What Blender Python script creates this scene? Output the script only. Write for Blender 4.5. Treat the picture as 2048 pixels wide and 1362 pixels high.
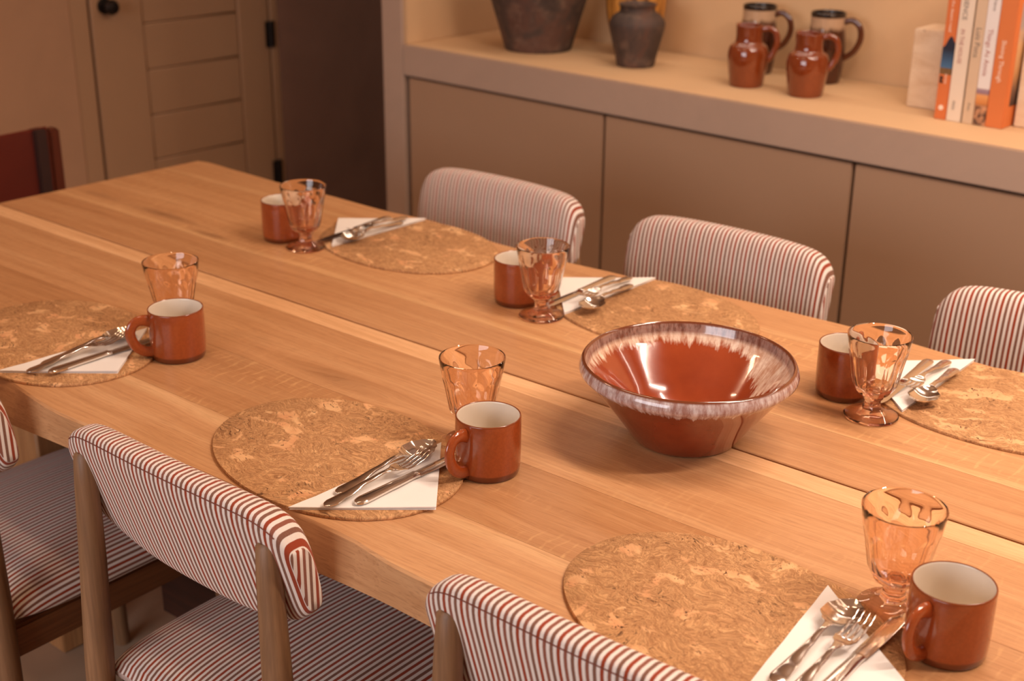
import bpy, bmesh, math, random
from math import sin, cos, pi, sqrt, atan2, hypot, exp
from mathutils import Vector, Matrix

for o in list(bpy.data.objects):
    bpy.data.objects.remove(o, do_unlink=True)
SC = bpy.context.scene
COL = SC.collection
random.seed(7)
TILT = 0.0487139          # the table stands slightly turned against the walls
CT, ST = cos(TILT), sin(TILT)
TOP = 0.75                # table top height


def TW(x, y, z=0.0):
    """table frame (x along the table, y across, z above the table top) -> room"""
    return Vector((CT * x - ST * y, ST * x + CT * y, z + TOP))


# ------------------------------------------------------------------ camera
cd = bpy.data.cameras.new('camera')
cam = bpy.data.objects.new('camera', cd)
COL.objects.link(cam)
cd.sensor_width = 36.0
cd.lens = 2701.58 / 2048 * 36.0
cd.clip_start = 0.02
yaw, pitch, roll = 0.684323 + TILT, 0.380158, 0.009192
fw = Vector((-sin(yaw) * cos(pitch), cos(yaw) * cos(pitch), -sin(pitch)))
rt = Vector((cos(yaw), sin(yaw), 0))
up = rt.cross(fw)
r2 = rt * cos(roll) + up * sin(roll)
u2 = -rt * sin(roll) + up * cos(roll)
M = Matrix((r2, u2, -fw)).transposed().to_4x4()
M.translation = TW(-0.00429, -1.43017, 0.79117)
cam.matrix_world = M
cd.dof.use_dof = True
cd.dof.focus_distance = 1.66
cd.dof.aperture_fstop = 5.0
SC.camera = cam

# ------------------------------------------------------------------ world, exposure
SC.view_settings.view_transform = 'Standard'
SC.view_settings.look = 'None'
SC.view_settings.gamma = 1.0
SC.view_settings.use_curve_mapping = False
SC.view_settings.exposure = 0.0
W = bpy.data.worlds.new('world')
SC.world = W
W.use_nodes = True
W.node_tree.nodes['Background'].inputs['Color'].default_value = (1.0, 0.72, 0.5, 1)
W.node_tree.nodes['Background'].inputs['Strength'].default_value = 0.10


def area(name, loc, target, sx, sy, power, color, spread=180):
    l = bpy.data.lights.new(name, 'AREA')
    l.shape = 'RECTANGLE'
    l.size, l.size_y = sx, sy
    l.energy = power
    l.color = color
    l.spread = math.radians(spread)
    o = bpy.data.objects.new(name, l)
    COL.objects.link(o)
    o.location = loc
    d = Vector(target) - Vector(loc)
    o.rotation_euler = d.to_track_quat('-Z', 'Y').to_euler()
    return o


def strip(name, a, b, w, power, color, spread=180):
    """a linear ceiling lamp from a to b, shining down"""
    a, b = Vector(a), Vector(b)
    d = b - a
    o = area(name, (a + b) / 2, (a + b) / 2 + Vector((0, 0, -1)), d.length, w, power, color, spread)
    o.rotation_euler = (0, 0, atan2(d.y, d.x))
    return o


WARM = (1.0, 0.80, 0.655)
strip('linear_lamp_right', TW(0.20, -0.02, 1.70), TW(0.85, 0.66, 1.70), 0.07, 34, WARM)
strip('linear_lamp_table', TW(-0.75, 0.30, 1.70), TW(0.15, 0.30, 1.70), 0.07, 20, WARM)
strip('linear_lamp_left', TW(-2.0, -0.35, 1.70), TW(-1.3, -0.35, 1.70), 0.07, 4.0, (1.0, 0.68, 0.42))
strip('linear_lamp_door', (-3.25, -1.0, 2.45), (-2.75, -1.0, 2.45), 0.10, 7.5, (1.0, 0.66, 0.42))
strip('niche_led', (-2.60, 1.34, 2.02), (0.9, 1.34, 2.02), 0.03, 12.5, (1.0, 0.83, 0.67))
strip('passage_fill', (-3.4, 2.9, 2.45), (-3.1, 2.9, 2.45), 0.25, 2.2, (1.0, 0.80, 0.66))  # added fill light that lifts the dark passage wall, no actual fixture
area('window_light', (-0.9, -3.9, 1.55), (-1.0, 0, 0.75), 2.4, 1.5, 70, (0.93, 0.94, 1.0))


# ------------------------------------------------------------------ node helpers
class NT:
    def __init__(self, name):
        self.m = bpy.data.materials.new(name)
        self.m.use_nodes = True
        self.t = self.m.node_tree
        self.b = self.t.nodes['Principled BSDF']

    def n(self, typ, **kw):
        nd = self.t.nodes.new(typ)
        for k, v in kw.items():
            if k.startswith('i_'):
                nd.inputs[k[2:].replace('_', ' ')].default_value = v
            else:
                setattr(nd, k, v)
        return nd

    def l(self, a, b):
        self.t.links.new(a, b)

    def set(self, **kw):
        for k, v in kw.items():
            self.b.inputs[k.replace('_', ' ')].default_value = v

    def math(self, op, a, b=None, clamp=False, c=None):
        nd = self.n('ShaderNodeMath', operation=op, use_clamp=clamp)
        for i, v in enumerate((a, b, c)):
            if v is None:
                continue
            if isinstance(v, (int, float)):
                nd.inputs[i].default_value = v
            else:
                self.l(v, nd.inputs[i])
        return nd.outputs[0]

    def coord(self, kind='Object', scale=(1, 1, 1), loc=(0, 0, 0), src=None):
        if src is None:
            src = self.n('ShaderNodeTexCoord').outputs[kind]
        mp = self.n('ShaderNodeMapping')
        mp.inputs['Scale'].default_value = scale
        if isinstance(loc, tuple):
            mp.inputs['Location'].default_value = loc
        else:
            self.l(loc, mp.inputs['Location'])
        self.l(src, mp.inputs['Vector'])
        return mp.outputs[0]

    def noise(self, vec, scale=1.0, detail=4, rough=0.55, dist=0.0, out='Fac'):
        nd = self.n('ShaderNodeTexNoise')
        nd.inputs['Scale'].default_value = scale
        nd.inputs['Detail'].default_value = detail
        nd.inputs['Roughness'].default_value = rough
        nd.inputs['Distortion'].default_value = dist
        self.l(vec, nd.inputs['Vector'])
        return nd.outputs[out]

    def ramp(self, fac, stops, interp='LINEAR'):
        nd = self.n('ShaderNodeValToRGB')
        nd.color_ramp.interpolation = interp
        el = nd.color_ramp.elements
        while len(el) < len(stops):
            el.new(0.5)
        for e, (p, c) in zip(el, stops):
            e.position = p
            if isinstance(c, (int, float)):
                c = (c, c, c)
            e.color = (*c, 1)
        self.l(fac, nd.inputs[0])
        return nd.outputs[0]

    def mix(self, fac, a, b, blend='MIX'):
        nd = self.n('ShaderNodeMix', data_type='RGBA', blend_type=blend)
        for s, v in ((0, fac), (6, a), (7, b)):
            if isinstance(v, (int, float)):
                nd.inputs[s].default_value = v
            elif isinstance(v, tuple):
                nd.inputs[s].default_value = (*v, 1)
            else:
                self.l(v, nd.inputs[s])
        return nd.outputs[2]

    def sep(self, v):
        nd = self.n('ShaderNodeSeparateXYZ')
        self.l(v, nd.inputs[0])
        return nd.outputs

    def color(self, c):
        if isinstance(c, tuple):
            self.b.inputs['Base Color'].default_value = (*c, 1)
        else:
            self.l(c, self.b.inputs['Base Color'])

    def bump(self, h, strength=0.3, dist=0.002):
        nd = self.n('ShaderNodeBump')
        nd.inputs['Strength'].default_value = strength
        nd.inputs['Distance'].default_value = dist
        self.l(h, nd.inputs['Height'])
        self.l(nd.outputs[0], self.b.inputs['Normal'])


def lin(r, g, b):
    f = lambda c: (c / 255 / 12.92) if c / 255 <= 0.04045 else ((c / 255 + 0.055) / 1.055) ** 2.4
    return (f(r), f(g), f(b))


def m_plain(name, col, rough=0.6, var=0.10, scale=6, bump=0.0, bscale=60, metal=0.0):
    t = NT(name)
    v = t.coord()
    n = t.noise(v, scale, 5, 0.6)
    t.color(t.mix(n, tuple(c * (1 - var) for c in col), tuple(min(1, c * (1 + var)) for c in col)))
    t.set(Roughness=rough, Metallic=metal)
    if bump:
        t.bump(t.noise(v, bscale, 4, 0.6), bump, 0.002)
    return t.m


def m_plaster(name, col, dark=0.8):
    t = NT(name)
    v = t.coord()
    n = t.noise(v, 1.7, 6, 0.62, 0.6)
    n2 = t.noise(v, 7, 5, 0.6, 0.4)
    c = t.mix(t.ramp(n, [(0.3, 0), (0.7, 1)]), tuple(x * dark for x in col), col)
    c = t.mix(t.math('MULTIPLY', n2, 0.25), c, tuple(min(1, x * 1.15) for x in col))
    t.color(c)
    t.set(Roughness=0.78)
    t.bump(t.noise(v, 40, 5, 0.6), 0.12, 0.002)
    return t.m


def m_table_wood():
    t = NT('oak_table_wood')
    tc = t.n('ShaderNodeTexCoord').outputs['Object']
    oi = t.n('ShaderNodeObjectInfo')
    rnd = oi.outputs['Random']
    tone = oi.outputs['Color']
    rays = oi.outputs['Alpha']
    off = t.n('ShaderNodeCombineXYZ')
    t.l(t.math('MULTIPLY', rnd, 37.0), off.inputs[0])
    t.l(t.math('MULTIPLY', rnd, 11.0), off.inputs[1])
    xyz = t.sep(tc)
    # knots bend the grain around them and are dark inside
    knots = [(-1.336, -0.183, 0.09, 0.022, 0.40), (-2.232, 0.176, 0.10, 0.014, 0.85), (-2.055, 0.149, 0.05, 0.010, 0.9), (-2.458, 0.178, 0.06, 0.012, 0.5),
             (-0.755, 0.190, 0.06, 0.012, 1.0), (-0.83, 0.172, 0.08, 0.012, 0.9), (-0.74, 0.160, 0.10, 0.016, 0.5)]
    bend = None
    dark = None
    for kx, ky, a, b, s in knots:
        dx = t.math('DIVIDE', t.math('SUBTRACT', xyz[0], kx), a)
        dy = t.math('DIVIDE', t.math('SUBTRACT', xyz[1], ky), b)
        d2 = t.math('ADD', t.math('MULTIPLY', dx, dx), t.math('MULTIPLY', dy, dy))
        g = t.math('POWER', 2.718, t.math('MULTIPLY', d2, -0.6))
        bb = t.math('MULTIPLY', t.math('MULTIPLY', g, dy), -b * 0.9)
        gg = t.math('MULTIPLY', t.math('POWER', 2.718, t.math('MULTIPLY', d2, -1.1)), s)
        bend = bb if bend is None else t.math('ADD', bend, bb)
        dark = gg if dark is None else t.math('ADD', dark, gg)
    wav = t.math('MULTIPLY', t.math('SUBTRACT', t.noise(t.coord(scale=(1.6, 5, 1.6), src=tc, loc=off.outputs[0]), 1, 3), 0.5), 0.05)
    yy = t.math('ADD', t.math('ADD', xyz[1], bend), wav)
    cb = t.n('ShaderNodeCombineXYZ')
    t.l(xyz[0], cb.inputs[0])
    t.l(yy, cb.inputs[1])
    t.l(xyz[2], cb.inputs[2])
    P = cb.outputs[0]
    g1 = t.noise(t.coord(scale=(1.1, 38, 20), src=P, loc=off.outputs[0]), 1, 5, 0.6)
    g2 = t.noise(t.coord(scale=(5, 240, 120), src=P, loc=off.outputs[0]), 1, 4, 0.6)
    g3 = t.noise(t.coord(scale=(28, 900, 500), src=P, loc=off.outputs[0]), 1, 2, 0.5)
    base = t.ramp(g1, [(0.28, lin(194, 142, 97)), (0.5, lin(209, 158, 112)), (0.75, lin(219, 172, 126))])
    edge = t.math('ABSOLUTE', t.math('SUBTRACT', yy, 0.137))
    base = t.mix(t.math('MULTIPLY', t.ramp(t.math('DIVIDE', edge, 0.012), [(0.2, 1), (1.0, 0)]), 0.55), base, lin(232, 190, 140))
    edge = t.math('ABSOLUTE', t.math('SUBTRACT', yy, -0.378))
    base = t.mix(t.math('MULTIPLY', t.ramp(t.math('DIVIDE', edge, 0.014), [(0.2, 1), (1.0, 0)]), 0.45), base, lin(232, 190, 140))
    edge = t.math('ABSOLUTE', t.math('SUBTRACT', yy, 0.405))
    base = t.mix(t.math('MULTIPLY', t.ramp(t.math('DIVIDE', edge, 0.012), [(0.2, 1), (1.0, 0)]), 0.45), base, lin(232, 190, 140))
    base = t.mix(t.math('MULTIPLY', t.ramp(g2, [(0.36, 1), (0.58, 0)]), 0.26), base, lin(158, 104, 62))
    base = t.mix(t.math('MULTIPLY', t.ramp(g3, [(0.33, 1), (0.46, 0)]), 0.32), base, lin(140, 88, 50))
    # pale medullary ray flecks running across the grain
    w = t.n('ShaderNodeTexWave', wave_type='BANDS', bands_direction='X')
    w.inputs['Scale'].default_value = 19
    w.inputs['Distortion'].default_value = 9.0
    w.inputs['Detail'].default_value = 3
    w.inputs['Detail Scale'].default_value = 1.3
    t.l(t.coord(scale=(1, 0.55, 1), src=P, loc=off.outputs[0]), w.inputs['Vector'])
    fl = t.ramp(w.outputs['Fac'], [(0.80, 0), (0.95, 1)])
    msk = t.ramp(t.noise(t.coord(scale=(3.2, 9, 1), src=tc, loc=off.outputs[0]), 1, 3), [(0.42, 0), (0.62, 1)])
    brk = t.ramp(t.noise(t.coord(scale=(70, 45, 60), src=tc), 1, 2), [(0.42, 0), (0.58, 1)])
    fl = t.math('MULTIPLY', t.math('MULTIPLY', t.math('MULTIPLY', fl, msk), brk), t.math('MULTIPLY', rays, 0.62))
    base = t.mix(fl, base, lin(236, 190, 136))
    kd = t.math('MULTIPLY', dark, t.ramp(g1, [(0.35, 1.0), (0.62, 0.25)]), clamp=True)
    base = t.mix(t.math('MULTIPLY', kd, 0.85), base, lin(84, 42, 20))
    base = t.mix(1.0, base, tone, 'MULTIPLY')
    t.color(base)
    t.set(Roughness=0.42)
    t.b.inputs['Specular IOR Level'].default_value = 0.35
    t.bump(g2, 0.08, 0.001)
    return t.m


def m_wood(name, c1, c2, axis=2, rough=0.5):
    t = NT(name)
    tc = t.n('ShaderNodeTexCoord').outputs['Object']
    s1 = [26, 26, 26]
    s2 = [170, 170, 170]
    s1[axis] = 1.6
    s2[axis] = 7
    g1 = t.noise(t.coord(scale=tuple(s1), src=tc), 1, 4, 0.6, 0.3)
    g2 = t.noise(t.coord(scale=tuple(s2), src=tc), 1, 3, 0.6)
    c = t.mix(t.ramp(g1, [(0.3, 0), (0.7, 1)]), c1, c2)
    c = t.mix(t.math('MULTIPLY', t.ramp(g2, [(0.4, 1), (0.6, 0)]), 0.4), c, tuple(x * 0.6 for x in c1))
    t.color(c)
    t.set(Roughness=rough)
    t.bump(g2, 0.08, 0.001)
    return t.m


def m_cork():
    t = NT('cork')
    tc = t.n('ShaderNodeTexCoord').outputs['Object']
    oi = t.n('ShaderNodeObjectInfo')
    off = t.n('ShaderNodeCombineXYZ')
    t.l(t.math('MULTIPLY', oi.outputs['Random'], 13.0), off.inputs[0])
    t.l(t.math('MULTIPLY', oi.outputs['Random'], 29.0), off.inputs[1])
    V = t.coord(src=tc, loc=off.outputs[0])
    warp = t.n('ShaderNodeTexNoise')
    warp.inputs['Scale'].default_value = 16
    warp.inputs['Detail'].default_value = 3
    t.l(V, warp.inputs['Vector'])
    wv = t.n('ShaderNodeVectorMath', operation='MULTIPLY_ADD')
    t.l(warp.outputs['Color'], wv.inputs[0])
    wv.inputs[1].default_value = (0.09, 0.08, 0.0)
    t.l(V, wv.inputs[2])
    Wp = wv.outputs[0]
    # fine swirled layers with thin dark squiggles, pale chips with dark pits in them
    sw = t.noise(t.coord(src=Wp, scale=(110, 260, 60)), 1, 4, 0.66, 0.5)
    fine = t.noise(t.coord(src=Wp, scale=(190, 330, 60)), 1, 3, 0.6, 0.8)
    rid = t.math('ABSOLUTE', t.math('SUBTRACT', fine, 0.5))
    line = t.ramp(rid, [(0.0, 1), (0.035, 0.7), (0.07, 0)])
    blot = t.noise(V, 34, 4, 0.6, 0.5)
    chips = t.noise(t.coord(src=V, scale=(19, 25, 20)), 1, 4, 0.55, 0.6)
    c = t.ramp(sw, [(0.30, lin(166, 118, 76)), (0.48, lin(200, 150, 102)), (0.62, lin(220, 170, 118)), (0.78, lin(232, 188, 136))])
    c = t.mix(t.math('MULTIPLY', t.ramp(blot, [(0.38, 1), (0.62, 0)]), 0.26), c, lin(160, 110, 72))
    chipm = t.ramp(chips, [(0.565, 0), (0.61, 1)])
    lm = t.math('MULTIPLY', line, t.math('SUBTRACT', 0.48, t.math('MULTIPLY', chipm, 0.4)))
    c = t.mix(lm, c, lin(112, 70, 40))
    chipc = t.mix(t.ramp(t.noise(V, 26, 2), [(0.35, 0), (0.65, 1)]), lin(226, 164, 116), lin(240, 194, 142))
    c = t.mix(t.math('MULTIPLY', chipm, 0.72), c, chipc)
    pits = t.noise(t.coord(src=Wp, scale=(150, 270, 100)), 1, 3, 0.62)
    reg = t.ramp(t.noise(V, 14, 2), [(0.48, 0.05), (0.62, 1)])
    pm = t.math('MULTIPLY', t.ramp(pits, [(0.36, 1), (0.42, 0)]), t.math('ADD', t.math('MULTIPLY', reg, 0.75), t.math('MULTIPLY', chipm, 0.6)), clamp=True)
    c = t.mix(pm, c, lin(66, 36, 20))
    t.color(c)
    t.set(Roughness=0.75)
    t.b.inputs['Specular IOR Level'].default_value = 0.25
    h = t.math('SUBTRACT', t.math('MULTIPLY', line, -0.5), t.math('MULTIPLY', pm, 0.9))
    t.bump(h, 0.3, 0.0008)
    return t.m


def m_stripe():
    """woven ticking: white bands between rust and speckled brown ones, read from the stored cloth coordinates"""
    t = NT('striped_ticking')
    a = t.n('ShaderNodeAttribute', attribute_name='cloth')
    xyz = t.sep(a.outputs['Vector'])
    per = 0.0087
    q = t.math('DIVIDE', t.math('ADD', xyz[0], 5 * 3 * per * 40), per)
    fr = t.math('FRACT', q)
    idx = t.math('FLOOR', q)
    k = t.math('MODULO', idx, 3.0)
    dk = t.math('LESS_THAN', t.math('ABSOLUTE', t.math('SUBTRACT', fr, 0.5)), 0.25)
    solid = t.math('LESS_THAN', k, 0.5)
    # weave speckle inside the brown bands
    wv = t.math('FRACT', t.math('ADD', t.math('MULTIPLY', xyz[1], 620.0), t.math('MULTIPLY', fr, 4.0)))
    sp = t.math('GREATER_THAN', wv, 0.60)
    two = t.math('LESS_THAN', k, 1.5)
    sc = t.mix(sp, t.mix(two, lin(104, 64, 50), lin(132, 60, 44)), lin(164, 120, 100))
    dc = t.mix(solid, sc, lin(154, 66, 40))
    n = t.noise(t.coord(src=a.outputs['Vector'], scale=(900, 500, 1)), 1, 2)
    white = t.mix(n, lin(226, 214, 204), lin(240, 230, 222))
    c = t.mix(dk, white, dc)
    t.color(c)
    t.set(Roughness=0.85)
    t.b.inputs['Specular IOR Level'].default_value = 0.15
    t.b.inputs['Sheen Weight'].default_value = 0.15
    t.bump(t.math('ADD', t.math('MULTIPLY', dk, 0.6), t.math('MULTIPLY', wv, 0.4)), 0.25, 0.0006)
    return t.m


def m_glaze(name, c1, c2, rough=0.16, coat=0.6, zdark=None):
    t = NT(name)
    v = t.coord()
    n = t.noise(t.coord(scale=(16, 16, 5)), 1, 5, 0.6, 0.3)
    n2 = t.noise(v, 240, 2)
    c = t.mix(t.ramp(n, [(0.3, 0), (0.7, 1)]), c1, c2)
    c = t.mix(t.math('MULTIPLY', t.ramp(n2, [(0.4, 1), (0.6, 0)]), 0.2), c, tuple(x * 0.6 for x in c1))
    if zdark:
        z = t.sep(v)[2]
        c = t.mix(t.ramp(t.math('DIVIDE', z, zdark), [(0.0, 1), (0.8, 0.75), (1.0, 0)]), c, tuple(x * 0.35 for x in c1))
    t.color(c)
    t.set(Roughness=rough)
    t.b.inputs['Coat Weight'].default_value = coat
    t.b.inputs['Coat Roughness'].default_value = 0.06
    return t.m


def m_bowl(inside):
    """rust glaze with a milky run of glaze along the rim, dripping down"""
    t = NT('bowl_inside_glaze' if inside else 'bowl_outside_glaze')
    v = t.coord()
    x, y, z = t.sep(v)[0], t.sep(v)[1], t.sep(v)[2]
    ang = t.math('ARCTAN2', y, x)
    ca = t.n('ShaderNodeCombineXYZ')
    t.l(t.math('MULTIPLY', t.math('COSINE', ang), 3.0), ca.inputs[0])
    t.l(t.math('MULTIPLY', t.math('SINE', ang), 3.0), ca.inputs[1])
    t.l(t.math('MULTIPLY', z, 7.0), ca.inputs[2])
    A = ca.outputs[0]
    streak = t.noise(A, 6.0, 4, 0.65)
    coarse = t.noise(A, 1.1, 3, 0.5)
    fine = t.noise(v, 160, 3, 0.6)
    body = t.mix(t.ramp(t.noise(v, 14, 5, 0.6), [(0.3, 0), (0.7, 1)]), lin(112, 42, 18) if not inside else lin(140, 54, 22),
                 lin(138, 58, 28) if not inside else lin(164, 70, 32))
    if inside:
        edge = t.math('ADD', 0.083, t.math('MULTIPLY', t.math('SUBTRACT', streak, 0.5), -0.030))
        # one broad splash of milky glaze running far down the side
        da = t.math('SUBTRACT', ang, 0.93)
        lobe = t.math('POWER', 2.718, t.math('MULTIPLY', t.math('MULTIPLY', da, da), -9.0))
        edge = t.math('SUBTRACT', edge, t.math('MULTIPLY', lobe, t.math('ADD', 0.006, t.math('MULTIPLY', streak, 0.062))))
        edge = t.math('SUBTRACT', edge, t.math('MULTIPLY', t.math('SUBTRACT', coarse, 0.5), 0.012))
        lo, hi = 0.007, 0.094
    else:
        edge = t.math('ADD', 0.084, t.math('MULTIPLY', t.math('SUBTRACT', streak, 0.5), -0.026))
        lo, hi = 0.004, 0.101
    mk = t.math('DIVIDE', t.math('SUBTRACT', z, edge), lo, clamp=True)
    milk = t.mix(t.ramp(streak, [(0.35, 0), (0.62, 1)]), lin(200, 154, 124), lin(242, 220, 198))
    if inside:
        topm = t.math('DIVIDE', t.math('SUBTRACT', z, 0.0925), 0.006, clamp=True)
        band = t.mix(t.ramp(streak, [(0.40, 0), (0.56, 1)]), lin(112, 74, 62), lin(160, 128, 116))
        milk = t.mix(topm, milk, band)
    else:
        milk = t.mix(t.ramp(streak, [(0.40, 0), (0.66, 1)]), lin(160, 124, 116), lin(212, 203, 203))
    rim = t.math('DIVIDE', t.math('SUBTRACT', z, 0.1075), 0.002, clamp=True)
    c = t.mix(t.math('MULTIPLY', mk, t.ramp(fine, [(0.3, 0.75), (0.6, 1)])), body, milk)
    c = t.mix(rim, c, lin(112, 56, 30))
    t.color(c)
    t.set(Roughness=0.14)
    t.b.inputs['Coat Weight'].default_value = 0.7
    t.b.inputs['Coat Roughness'].default_value = 0.04
    t.bump(t.math('ADD', t.math('MULTIPLY', mk, 0.5), t.math('MULTIPLY', t.noise(v, 60, 2), 0.25)), 0.25, 0.0012)
    return t.m


def m_glass():
    t = NT('rose_glass')
    t.color(lin(255, 240, 226))
    t.set(Roughness=0.0, IOR=1.26)
    t.b.inputs['Transmission Weight'].default_value = 1.0
    va = t.n('ShaderNodeVolumeAbsorption')
    va.inputs['Color'].default_value = (*lin(255, 205, 170), 1)
    va.inputs['Density'].default_value = 14.0
    t.b.inputs['Coat Weight'].default_value = 0.7
    t.b.inputs['Coat Roughness'].default_value = 0.0
    t.l(va.outputs[0], t.t.nodes['Material Output'].inputs['Volume'])
    return t.m


def m_travertine():
    t = NT('travertine')
    tc = t.n('ShaderNodeTexCoord').outputs['Object']
    n = t.noise(t.coord(scale=(9, 9, 26), src=tc), 1, 5, 0.6, 0.6)
    c = t.mix(t.ramp(n, [(0.3, 0), (0.7, 1)]), lin(212, 180, 146), lin(238, 216, 188))
    h = t.noise(t.coord(scale=(60, 60, 160), src=tc), 1, 3)
    pit = t.ramp(h, [(0.30, 1), (0.36, 0)])
    c = t.mix(t.math('MULTIPLY', pit, 0.5), c, lin(140, 104, 74))
    t.color(c)
    t.set(Roughness=0.7)
    t.bump(t.math('SUBTRACT', 1.0, pit), 0.3, 0.001)
    return t.m


def m_aged(name):
    t = NT(name)
    v = t.coord()
    n = t.noise(v, 9, 6, 0.65, 0.5)
    n2 = t.noise(v, 26, 5, 0.65, 0.3)
    c = t.ramp(n, [(0.30, lin(46, 37, 34)), (0.48, lin(74, 58, 51)), (0.60, lin(92, 62, 50)), (0.75, lin(58, 47, 43))])
    c = t.mix(t.math('MULTIPLY', t.ramp(n2, [(0.5, 0), (0.7, 1)]), 0.4), c, lin(140, 112, 92))
    t.color(c)
    t.set(Roughness=0.7)
    t.bump(n2, 0.3, 0.003)
    return t.m


def m_banded(name, low, mid, bandc, topc, z0, z1, z2, rough=0.15):
    """dark glaze with a pale band between heights z0 and z1 and a dark lip above z2"""
    t = NT(name)
    v = t.coord()
    z = t.sep(v)[2]
    n = t.noise(t.coord(scale=(70, 70, 8)), 1, 4, 0.6)
    zz = t.math('ADD', z, t.math('MULTIPLY', t.math('SUBTRACT', n, 0.5), 0.03))
    c = t.mix(t.ramp(t.noise(v, 18, 4), [(0.35, 0), (0.7, 1)]), low, mid)
    c = t.mix(t.math('DIVIDE', t.math('SUBTRACT', zz, z0), 0.012, clamp=True), c, bandc)
    c = t.mix(t.math('DIVIDE', t.math('SUBTRACT', z, z2), 0.004, clamp=True), c, topc)
    t.color(c)
    t.set(Roughness=rough)
    t.b.inputs['Coat Weight'].default_value = 0.5
    t.b.inputs['Coat Roughness'].default_value = 0.08
    return t.m


def m_ochre():
    t = NT('ochre_drip_glaze')
    v = t.coord()
    xyz = t.sep(v)
    ang = t.math('ARCTAN2', xyz[1], xyz[0])
    ca = t.n('ShaderNodeCombineXYZ')
    t.l(t.math('MULTIPLY', t.math('COSINE', ang), 2.2), ca.inputs[0])
    t.l(t.math('MULTIPLY', t.math('SINE', ang), 2.2), ca.inputs[1])
    t.l(t.math('MULTIPLY', xyz[2], 2.0), ca.inputs[2])
    n = t.noise(ca.outputs[0], 3.0, 5, 0.65)
    c = t.ramp(n, [(0.36, lin(52, 34, 24)), (0.46, lin(120, 76, 34)), (0.58, lin(206, 142, 62)), (0.7, lin(222, 164, 88))])
    t.color(c)
    t.set(Roughness=0.35)
    return t.m


MT = {}
MT['table'] = m_table_wood()
MT['chairwood'] = m_wood('chair_oak', lin(128, 92, 62), lin(166, 126, 90), 2, 0.5)
MT['chairrail'] = m_wood('chair_rail_oak', lin(116, 72, 42), lin(150, 98, 58), 1, 0.5)
MT['legwood'] = m_wood('table_leg_oak', lin(176, 124, 78), lin(206, 156, 106), 2, 0.5)
MT['darkwood'] = m_wood('red_brown_wood', lin(72, 28, 16), lin(104, 44, 24), 2, 0.4)
MT['fillerdark'] = m_wood('dark_filler_wood', lin(58, 30, 18), lin(76, 40, 24), 0, 0.6)
MT['cork'] = m_cork()
MT['stripe'] = m_stripe()
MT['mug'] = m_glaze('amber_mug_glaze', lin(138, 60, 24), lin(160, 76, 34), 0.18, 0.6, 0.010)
MT['mugrim'] = m_plain('brown_rim_glaze', lin(128, 62, 28), 0.2)
MT['cream'] = m_plain('cream_inner_glaze', lin(226, 212, 194), 0.25, 0.03)
MT['jug'] = m_glaze('amber_jug_glaze', lin(108, 44, 16), lin(140, 64, 26), 0.10, 0.8)
MT['tankard'] = m_banded('dark_tankard_glaze', lin(46, 22, 14), lin(84, 40, 22), lin(186, 154, 124), lin(30, 20, 16), 0.126, 0.155, 0.157)
MT['tankh'] = m_glaze('dark_handle_glaze', lin(50, 24, 14), lin(110, 56, 26), 0.12, 0.6)
MT['bowl_in'] = m_bowl(True)
MT['bowl_out'] = m_bowl(False)
MT['glass'] = m_glass()
MT['paper'] = m_plain('white_paper', lin(244, 238, 232), 0.8, 0.02, 30, 0.06, 300)
t = NT('polished_steel')
t.color(lin(226, 218, 210))
t.set(Metallic=1.0, Roughness=0.15)
MT['steel'] = t.m
MT['wall'] = m_plaster('limewash_plaster', lin(206, 172, 138), 0.84)
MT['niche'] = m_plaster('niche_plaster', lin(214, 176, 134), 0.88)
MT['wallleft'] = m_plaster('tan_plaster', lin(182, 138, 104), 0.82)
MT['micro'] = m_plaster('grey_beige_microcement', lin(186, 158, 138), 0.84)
MT['cab'] = m_plain('taupe_lacquer', lin(170, 136, 108), 0.55, 0.03, 2)
MT['shadowgap'] = m_plain('dark_gap', lin(104, 80, 64), 0.9)
MT['door'] = m_plain('taupe_door_paint', lin(172, 132, 98), 0.55, 0.05, 4)
MT['darkplaster'] = m_plaster('brown_plaster', lin(150, 112, 92), 0.72)
MT['black'] = m_plain('blackened_metal', lin(40, 32, 28), 0.4, 0.1, 20, 0, 60, 0.6)
MT['floor'] = m_plaster('microcement_floor', lin(176, 148, 122), 0.88)
MT['ceiling'] = m_plaster('white_ceiling', lin(214, 198, 180), 0.95)
MT['leather'] = m_plain('oxblood_leather', lin(92, 28, 16), 0.4, 0.25, 8, 0.2, 160)
MT['strap'] = m_plain('dark_strap_leather', lin(50, 26, 22), 0.5)
MT['aged'] = m_aged('aged_clay')
MT['ochre'] = m_ochre()
MT['trav'] = m_travertine()
MT['thread'] = m_plain('dark_seam_thread', lin(120, 66, 52), 0.9)


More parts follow.
